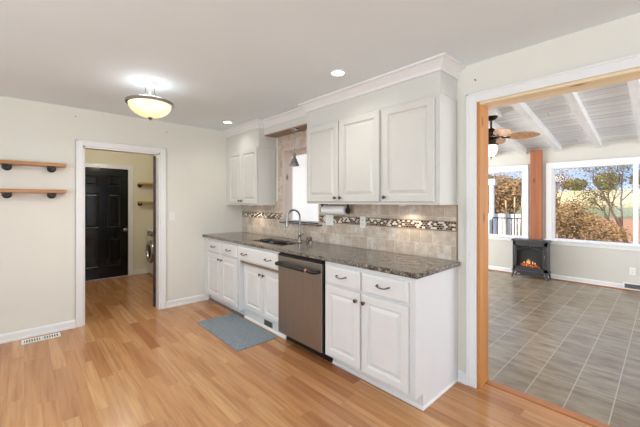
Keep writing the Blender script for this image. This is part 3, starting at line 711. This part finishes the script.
# downlights added behind the camera to brighten the kitchen; no fittings known there
for x, y in ((.2, .2), (-1.4, 2.2), (-1.2, -1.4), (1.3, -1.2)):
    t = thing('recessed_ceiling_light', 'added fill downlight over the kitchen behind the camera', 'ceiling light', (x, y, ZC), 'added fill lights behind the viewer')
    bm = B(); lathe(bm, [(.048, -.001), (.052, -.006), (.066, -.005), (.068, 0), (.048, 0)], (x, y, ZC), seg=24); obj('trim_ring', bm, 'white_plastic', t, True)
    bm = B(); lathe(bm, [(0, -.0035), (.048, -.0035), (.048, -.0005), (0, -.0005)], (x, y, ZC), seg=24); obj('lens', bm, 'led', t, True)
    light('downlight_lamp', 'SPOT', (x, y, ZC-.03), 5, (.95, .96, 1), (0, 0, 0), .06, spot_size=R(155), spot_blend=.9)
light('laundry_lamp', 'POINT', (1.1, 5.7, 2.25), 14, (1, .92, .76), size=.12)

# ================================================================ FLOOR THINGS
bm = B()
def rrect(bm, x0, x1, y0, y1, z, rad, n=6):
    pts = []
    for cx, cy, s0 in ((x1-rad, y1-rad, 0), (x0+rad, y1-rad, 90), (x0+rad, y0+rad, 180), (x1-rad, y0+rad, 270)):
        for q in range(n+1): an = R(s0+90*q/n); pts.append(bm.verts.new((cx+rad*math.cos(an), cy+rad*math.sin(an), z)))
    return pts
rs = [rrect(bm, 1.455, 1.915, 2.70, 3.66, .0005, .03), rrect(bm, 1.455, 1.915, 2.70, 3.66, .006, .03), rrect(bm, 1.461, 1.909, 2.706, 3.654, .0095, .026)]
for A, Bq in zip(rs, rs[1:]):
    n = len(A)
    for q in range(n): bm.faces.new((A[q], A[(q+1) % n], Bq[(q+1) % n], Bq[q]))
bm.faces.new(rs[0][::-1]); bm.faces.new(rs[-1])
o = obj('kitchen_mat', bm, 'rug'); tag(o, 'blue grey woven mat on the floor in front of the sink', 'mat'); base_origin(o, (1.685, 3.18, .0005))

t = thing('floor_register', 'white metal floor vent beside the far wall baseboard', 'floor vent', (.13, 4.31, 0), 'vents')
boxes('frame', 'white_plastic', [(-.02, .28, 4.255, 4.27, 0, .007), (-.02, .28, 4.355, 4.37, 0, .007), (-.02, .0, 4.27, 4.355, 0, .007), (.26, .28, 4.27, 4.355, 0, .007), (.12, .14, 4.27, 4.355, 0, .007)], t)
boxes('backing', 'slot', [(0, .26, 4.27, 4.355, 0.0002, .002)], t)
boxes('louvre', 'white_plastic', [(.006+.0195*k, .015+.0195*k, 4.27, 4.355, .002, .006) for k in range(13) if k != 6], t)
t = thing('wall_register', 'long grey metal vent set in the sunroom baseboard', 'vent', (XO-.03, .2, .0), 'vents')
boxes('frame', 'white_plastic', [(XO-.044, XO-.0245, -.02, .46, .02, .034), (XO-.044, XO-.0245, -.02, .46, .105, .118), (XO-.044, XO-.0245, -.02, .0, .034, .105), (XO-.044, XO-.0245, .445, .46, .034, .105)], t)
boxes('backing', 'grey_plastic', [(XO-.028, XO-.0245, 0, .445, .034, .105)], t)
boxes('louvre', 'grey_plastic', [(XO-.040, XO-.029, .008+.0185*k, .0145+.0185*k, .034, .105) for k in range(24)], t)

# ================================================================ WALL SHELVES
def shelf(label, x0, x1, yw, z, brs, mat, depth, group, th=.035, arm=True):
    t = thing('wall_shelf', label, 'shelf', ((x0+x1)/2, yw, z-.1), group)
    boxes('board', mat, [(x0, x1, yw-depth, yw-.002, z-th, z)], t, bev=.004)
    for bx_ in brs:
        bm = B(); lathe(bm, [(0, 0), (.038, 0), (.038, .010), (.017, .014), (.015, .03), (.015, depth*.75), (.018, depth*.78), (.018, depth*.85), (0, depth*.86)], (bx_, yw, z-th-.019), (0, -1, 0), 20)
        lathe(bm, [(.0, -.012), (.03, -.010), (.042, -.004), (.042, 0), (0, 0)], (bx_, yw-.075, z-th-.0005), (0, 0, 1), 20)
        obj('bracket', bm, 'black', t, True)
shelf('upper of the two wooden shelves on the wall left of the doorway', -.75, .33, YW, 1.795, (-.125, .215), 'shelfwood', .15, 'kitchen wall shelves')
shelf('lower of the two wooden shelves on the wall left of the doorway', -.75, .33, YW, 1.518, (-.125, .215), 'shelfwood', .15, 'kitchen wall shelves')
shelf('upper ochre shelf in the laundry room beyond the doorway', 1.60, 2.45, 6.9, 1.755, (1.64, 2.02), 'laundry_shelf', .16, 'laundry wall shelves')
shelf('lower ochre shelf in the laundry room beyond the doorway', 1.60, 2.45, 6.9, 1.40, (1.64, 2.02), 'laundry_shelf', .16, 'laundry wall shelves')

# washing machine
t = thing('washing_machine', 'white front loading washing machine in the laundry room', 'washing machine', (2.2, 6.5, 0))
WX = 1.76
bm = B(); box(bm, WX, 2.42, 6.24, 6.87, .02, .86, .015); bd = obj('body', bm, 'white_plastic', t)
bm = B(); lathe(bm, [(.13, .0), (.215, .0), (.215, .02), (.19, .05), (.14, .045), (.13, .012)], (WX, 6.58, .45), (-1, 0, 0), 36); dr = obj('door_ring', bm, 'chrome', t, True)
bm = B(); lathe(bm, [(.135, .0), (.135, .02), (.10, .03), (0, .034)], (WX, 6.58, .45), (-1, 0, 0), 36); obj('door_glass', bm, 'slot', dr, True)
boxes('control_panel', 'grey_plastic', [(WX-.006, WX, 6.28, 6.83, .74, .83)], t, bev=.002)
bm = B(); lathe(bm, [(0, .03), (.022, .03), (.028, 0), (0, 0)], (WX-.006, 6.56, .785), (-1, 0, 0), 18); obj('dial', bm, 'chrome', t, True)
for yy in (6.29, 6.81): boxes('foot', 'slot', [(WX+.03, WX+.07, yy-.02, yy+.02, 0, .02)], t)

# little nails left in the walls
def nail(label, p, ax):
    bm = B(); lathe(bm, [(0, 0), (.003, 0), (.003, .010), (.005, .012), (.005, .016), (0, .017)], p, ax, 10)
    o = obj('nail', bm, 'bronze'); tag(o, label, 'nail', 'nails in the walls'); base_origin(o, p)
nail('dark nail high on the wall above the wide opening', (XW, .97, 2.305), (-1, 0, 0))
nail('dark nail high on the far wall, above the left side of the doorway', (.42, YW, 2.335), (0, -1, 0))
nail('dark nail high on the far wall, above the right side of the doorway', (1.37, YW, 2.30), (0, -1, 0))

# ================================================================ SUNROOM THINGS
# stove
sy0, sy1, sx0, sx1, sh = 1.41, 1.945, 6.70, 6.925, .70
t = thing('electric_stove', 'black cast iron style electric stove with a glowing fire, against the sunroom wall', 'stove', ((sx0+sx1)/2, (sy0+sy1)/2, 0))
cy = (sy0+sy1)/2
s_ = NT('charcoal stove enamel'); s_.b.inputs['Base Color'].default_value = (.05, .05, .053, 1); s_.b.inputs['Roughness'].default_value = .35; M['stove'] = s_.m
def bowed(bm, z0, z1, grow, bow):   # plan outline with a bowed front
    pts = []
    for k in range(9):
        f = k/8; y = sy0-grow+(sy1-sy0+2*grow)*f; x = sx0-grow-bow*(1-(2*f-1)**2); pts.append((x, y))
    pts += [(sx1, sy1+grow), (sx1, sy0-grow)]
    a = [bm.verts.new((x, y, z0)) for x, y in pts]; b = [bm.verts.new((x, y, z1)) for x, y in pts]; n = len(pts)
    bm.faces.new(a[::-1]); bm.faces.new(b)
    for i in range(n): bm.faces.new((a[i], a[(i+1) % n], b[(i+1) % n], b[i]))
bm = B(); box(bm, sx0+.05, sx1, sy0, sy1, .14, .665)
for y in (sy0, sy1-.045): box(bm, sx0, sx0+.05, y, y+.045, .14, .665)
box(bm, sx0, sx0+.05, sy0, sy1, .14, .19); box(bm, sx0, sx0+.05, sy0, sy1, .60, .665)
obj('body', bm, 'stove', t)
bm = B(); bowed(bm, .668, .685, .022, .02); bowed(bm, .685, .70, .012, .02); obj('top', bm, 'stove', t)
bm = B(); bowed(bm, .115, .14, .015, .02); box(bm, sx0+.01, sx0+.03, sy0+.05, sy1-.05, .075, .116); box(bm, sx0+.01, sx0+.03, sy0+.12, sy1-.12, .05, .076); obj('bottom_ledge', bm, 'stove', t)
boxes('firebox', 'slot', [(sx0+.0485, sx0+.0505, sy0+.045, sy1-.045, .19, .60), (sx0+.001, sx0+.0485, sy0+.0445, sy0+.047, .19, .60), (sx0+.001, sx0+.0485, sy1-.047, sy1-.0445, .19, .60)], t)
bm = B()
for y in (sy0+.045, sy1-.065): box(bm, sx0-.012, sx0, y, y+.02, .19, .60)
box(bm, sx0-.012, sx0, sy0+.045, sy1-.045, .19, .21); box(bm, sx0-.012, sx0, sy0+.045, sy1-.045, .585, .60)
for k in range(8):   # arched lattice over the glass
    f0, f1 = k/8, (k+1)/8; ya = sy0+.06+(sy1-sy0-.12)*f0; yb = sy0+.06+(sy1-sy0-.12)*f1
    za = .50+.06*(1-(2*f0-1)**2); zb_ = .50+.06*(1-(2*f1-1)**2)
    tube(bm, [(sx0-.006, ya, za), (sx0-.006, yb, zb_)], .006, 6)
for k in range(1, 9):
    y = sy0+.045+(sy1-sy0-.09)*k/9; f = (y-sy0-.06)/(sy1-sy0-.12); tube(bm, [(sx0-.006, y, .50+.06*(1-(2*f-1)**2)), (sx0-.006, y, .59)], .004, 6)
dr = obj('door', bm, 'stove', t)
bm = B(); tube(bm, [(sx0-.02, sy0+.03, .36), (sx0-.03, sy0+.03, .40), (sx0-.02, sy0+.03, .44)], .007, 8); obj('handle', bm, 'pull', dr, True)
bm = B()
for y, x, hgt in ((0, .0, .10), (-.04, .01, .07), (.04, .008, .08), (-.075, .0, .045), (.08, .0, .05), (.02, -.005, .12)):
    hgt *= .85; pr = [(0, 0), (.011, .012), (.009, .03), (.004, hgt*.75), (0, hgt)]; lathe(bm, pr, (sx0+.028+x, cy+y*1.1, .262), seg=8)
obj('flame', bm, 'fire', t, True)
bm = B()
for k, (a, b) in enumerate((((sx0+.02, cy-.15, .215), (sx0+.03, cy+.13, .235)), ((sx0+.035, cy-.12, .245), (sx0+.022, cy+.15, .25)), ((sx0+.03, cy-.05, .23), (sx0+.03, cy+.07, .275)))): tube(bm, [a, b], [.02, .017], 8)
obj('ember_log', bm, 'ember', t, True)
for sy, sx in ((sy0+.01, sx0), (sy1-.01, sx0), (sy0+.01, sx1-.03), (sy1-.01, sx1-.03)):
    s1 = -1 if sy < cy else 1; s2 = -1 if sx < 6.8 else 1
    bm = B(); tube(bm, [(sx+.015, sy-s1*.01, .125), (sx+.01, sy+s1*.005, .07), (sx+.005, sy+s1*.018, .02), (sx+.003, sy+s1*.026, .001)], [.026, .018, .014, .017], 8); obj('leg', bm, 'stove', t, True)
light('fire_lamp', 'POINT', (sx0-.05, cy, .3), .04, (1, .5, .2), size=.05)

# ceiling fan
fx, fy = 4.91, 1.70; fzc = 2.605
boxes('ceiling_mount', 'beam', [(4.80, 5.02, 1.60, 1.793, fzc, zs(4.80)+.02)], kind='structure')
t = thing('ceiling_fan', 'bronze ceiling fan with carved leaf shaped wooden blades in the sunroom', 'ceiling fan', (fx, fy, fzc))
bm = B(); lathe(bm, [(0, 0), (.085, 0), (.085, -.012), (.06, -.04), (.022, -.055), (0, -.055)], (fx, fy, fzc), seg=24); obj('canopy', bm, 'bronze', t, True)
bm = B(); tube(bm, [(fx, fy, fzc-.04), (fx, fy, 2.43)], .014, 10); obj('downrod', bm, 'bronze', t, True)
bm = B(); lathe(bm, [(0, 2.445), (.035, 2.44), (.05, 2.42), (.10, 2.395), (.125, 2.36), (.125, 2.31), (.09, 2.285), (.06, 2.275), (.06, 2.225), (.09, 2.215), (.095, 2.20), (0, 2.20)], (fx, fy, 0), seg=28); obj('motor_housing', bm, 'bronze', t, True)
M['fanwood'] = wood('carved leaf wood', srgb(150, 104, 70), srgb(196, 156, 116), 0, .4)
base_a = -YAW - R(26)
for k in range(5):
    a = base_a+2*math.pi*k/5; ca, sa = math.cos(a), math.sin(a)
    def W(r, s, z): return (fx+ca*r-sa*s, fy+sa*r+ca*s, z)
    bm = B(); n = 12; top = []; bot = []
    for i in range(n+1):
        f = i/n; r = .19+.40*f; w = .088*math.sin(math.pi*min(1, f*.93+.07))**.7+.002
        for lst, dz in ((top, .004), (bot, -.004)):
            lst.append([bm.verts.new(W(r, -w, 2.305+dz+.36*w)), bm.verts.new(W(r, 0, 2.305+dz)), bm.verts.new(W(r, w, 2.305+dz-.36*w))])
    for i in range(n):
        for j in (0, 1):
            bm.faces.new((top[i][j], top[i+1][j], top[i+1][j+1], top[i][j+1])); bm.faces.new((bot[i][j], bot[i][j+1], bot[i+1][j+1], bot[i+1][j]))
        for j in (0, 2): bm.faces.new((top[i][j], bot[i][j], bot[i+1][j], top[i+1][j]))
    for i in (0, n):
        for j in (0, 1): bm.faces.new((top[i][j], top[i][j+1], bot[i][j+1], bot[i][j]))
    bl = obj('blade', bm, 'fanwood', t)
    bm = B(); tube(bm, [W(.11, -.03, 2.32), W(.16, -.015, 2.295), W(.24, 0, 2.297)], .009, 8); tube(bm, [W(.11, .03, 2.32), W(.16, .015, 2.295), W(.24, 0, 2.297)], .009, 8)
    obj('blade_arm', bm, 'bronze', bl, True)
bm = B(); lathe(bm, [(.07, 2.20), (.082, 2.185), (.085, 2.14), (.07, 2.085), (.04, 2.05), (0, 2.04)], (fx, fy, 0), seg=28); obj('lamp_shade', bm, 'fan_glass', t, True)
bm = B(); lathe(bm, [(0, 2.042), (.012, 2.04), (.016, 2.03), (.007, 2.02), (.004, 1.99), (0, 1.985)], (fx, fy, 0), seg=12); obj('finial', bm, 'bronze', t, True)
light('fan_lamp', 'POINT', (fx, fy, 1.93), 4, (1, .95, .88), size=.08)

# ================================================================ OUTSIDE
GZ = -.55
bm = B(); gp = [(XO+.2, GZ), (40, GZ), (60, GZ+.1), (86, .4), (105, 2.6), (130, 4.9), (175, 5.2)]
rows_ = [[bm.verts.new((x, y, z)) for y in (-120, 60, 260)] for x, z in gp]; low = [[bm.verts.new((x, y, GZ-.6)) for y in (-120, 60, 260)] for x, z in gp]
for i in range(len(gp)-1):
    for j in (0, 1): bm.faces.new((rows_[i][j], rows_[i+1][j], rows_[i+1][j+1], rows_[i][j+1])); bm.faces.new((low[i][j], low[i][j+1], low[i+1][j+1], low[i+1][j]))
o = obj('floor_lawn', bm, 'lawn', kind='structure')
# low rise carrying a far tree line
def clump(bm, c, rx, ry, rz, n, s, thin=1.0):
    for _ in range(n):
        while True:
            p = Vector((random.uniform(-1, 1), random.uniform(-1, 1), random.uniform(-1, 1)))
            if .25 < p.length < 1: break
        p = Vector((c[0]+p.x*rx, c[1]+p.y*ry, c[2]+p.z*rz)); q = s*random.uniform(.6, 1.4)
        a, u, w = frame_of((random.uniform(-1, 1), random.uniform(-1, 1), random.uniform(-.6, 1)+.01))
        bm.faces.new([bm.verts.new(p+u*q), bm.verts.new(p+w*q*.55), bm.verts.new(p-u*q), bm.verts.new(p-w*q*.55)])
def branches(bm, p, d, L, r, depth, tips, spread=.6, droop=0.0):
    p = Vector(p); d = Vector(d).normalized(); mid = p+d*L*.5+Vector((random.uniform(-1, 1), random.uniform(-1, 1), random.uniform(-1, 1)))*L*.05; e_ = p+d*L
    tube(bm, [p, mid, e_], [r, r*.82, r*.62], 6 if depth > 1 else 4)
    if depth == 0: tips.append(e_); return
    for _ in range(3 if depth > 1 else 4):
        nd = d+Vector((random.uniform(-1, 1), random.uniform(-1, 1), random.uniform(-.7, .9)-droop))*spread
        branches(bm, p+d*L*random.uniform(.55, 1), nd, L*random.uniform(.6, .8), r*.55, depth-1, tips, spread, droop)
def plant(name, label, cat, x, y, H, seed, leaf, nleaf, s, spread=.6, depth=3, lean=(0, 0, 1), r=.09, stems=1, group=None, droop=0, cl=.35):
    random.seed(seed); t = thing(name, label, cat, (x, y, GZ), group); bm = B(); tips = []
    for k in range(stems):
        ln = Vector(lean)+Vector((random.uniform(-.5, .5), random.uniform(-.5, .5), 0))*(1 if stems > 1 else 0)
        branches(bm, (x+random.uniform(-.1, .1)*(stems > 1), y+random.uniform(-.1, .1)*(stems > 1), GZ), ln, H*.38, r, depth, tips, spread, droop)
    obj('trunk', bm, 'bark', t)
    bm = B(); per = max(1, nleaf//len(tips))
    for p in tips: clump(bm, p, cl*1.2, cl*1.2, cl*.8, per, s)
    obj('foliage', bm, leaf, t)
    return t
def at(px_, X):   # y of a ray through a picture column at distance X
    rho = (px_-320)/320.03; s0, c0 = math.sin(YAW), math.cos(YAW); return X*(c0-s0*rho)/(s0+c0*rho)
plant('shrub', 'large russet shrub just outside the picture window, left half', 'shrub', 11.5, at(568, 11.5), 2.15, 3, 'leaf_brown', 9000, .028, .8, 3, r=.03, stems=5, cl=.28)
plant('shrub', 'lower russet shrub outside the picture window, behind the larger one', 'shrub', 18.5, at(582, 18.5), 1.9, 5, 'leaf_brown', 2600, .05, .8, 3, r=.035, stems=4, cl=.32)
plant('bare_tree', 'tree with sparse leaves and reaching branches at the right of the picture window', 'tree', 13.5, at(634, 13.5), 3.9, 12, 'leaf_olive', 2600, .030, .62, 5, lean=(0, .25, 1), r=.065, cl=.34)
plant('bare_tree', 'sparse tree rising behind the russet shrub in the picture window', 'tree', 21, at(560, 21), 3.9, 15, 'leaf_brown', 1500, .04, .62, 5, r=.06, cl=.5)
plant('russet_tree', 'tall russet tree filling the narrow sunroom window', 'tree', 14.5, at(516, 14.5), 3.2, 17, 'leaf_brown', 6000, .055, .7, 3, r=.05, stems=5, cl=.42)
plant('russet_tree', 'second russet tree behind the white pergola outside', 'tree', 23.5, at(495, 23.5), 4.6, 19, 'leaf_brown', 5000, .08, .7, 3, r=.06, stems=4, cl=.55)
random.seed(23)
for k in range(14):
    X = 135+random.uniform(-2, 3); yy = at(645, 135)+8.2*k
    t = thing('far_tree', 'hazy round tree in the distant tree line beyond the field', 'tree', (X, yy, GZ), 'distant tree line'); t.location.z = 4.9
    bm = B(); tube(bm, [(X, yy, 4.9), (X, yy, 7.0)], [.25, .15], 6); obj('trunk', bm, 'bark', t)
    bm = B(); H = random.uniform(4.0, 6.2); clump(bm, (X, yy, 4.9+H*.5), 3.6, 3.6, H*.5, 700, .40); obj('foliage', bm, 'leaf_olive' if k % 3 else 'leaf_brown', t)
# white pergola post, railing and leaning poles outside the narrow window
M['white_out'] = plain('white outdoor paint', srgb(235, 235, 235), .5, var=.02)
yc = at(490, 8.9)
t = thing('pergola', 'white pergola corner standing outside the narrow window', 'pergola', (8.9, yc, GZ))
for dy, dx in ((-.03, 0), (.28, .0)): boxes('post', 'white_out', [(8.9+dx, 9.0+dx, yc+dy-.05, yc+dy+.05, GZ, 1.82)], t, bev=.004)
boxes('crossbeam', 'white_out', [(8.88, 9.02, yc-.12, yc+1.5, 1.82, 1.98)], t, bev=.004)
y0, y1 = at(526, 8.9), at(497, 8.9)
t = thing('deck_railing', 'dark metal deck railing outside the narrow window', 'railing', (8.6, (y0+y1)/2, GZ))
boxes('rail', 'black', [(8.58, 8.61, y0, y1, .98, 1.005)], t); boxes('rail', 'black', [(8.58, 8.61, y0, y1, .45, .475)], t)
for k in range(7): boxes('baluster', 'black', [(8.585, 8.605, y0+(y1-y0)*k/6-.008, y0+(y1-y0)*k/6+.008, GZ, .98)], t)
t = thing('white_fence', 'low white slatted fence behind the deck railing', 'fence', (9.6, (y0+y1)/2, GZ))
for k in range(9): boxes('picket', 'white_out', [(9.6, 9.62, y0+.06+.16*k, y0+.06+.16*k+.145, GZ, 1.06)], t)
boxes('rail', 'white_out', [(9.62, 9.65, y0+.06, y0+1.48, .80, .86)], t)
for k, (pa, pb, za) in enumerate(((504, 508.5, 1.42), (513, 515, 1.50), (521, 519, 1.58))):
    bm = B(); xx = 8.45; tube(bm, [(xx-.05, at(pb, xx), GZ), (xx+.12, at(pa, xx)+.0, za)], .018, 8)
    o = obj('bamboo_pole', bm, 'pole', None, True)
    tag(o, ('leftmost', 'middle', 'rightmost')[k]+' of the three pale poles leaning on the railing', 'pole', 'leaning poles'); base_origin(o, (xx-.05, at(pb, xx), GZ))
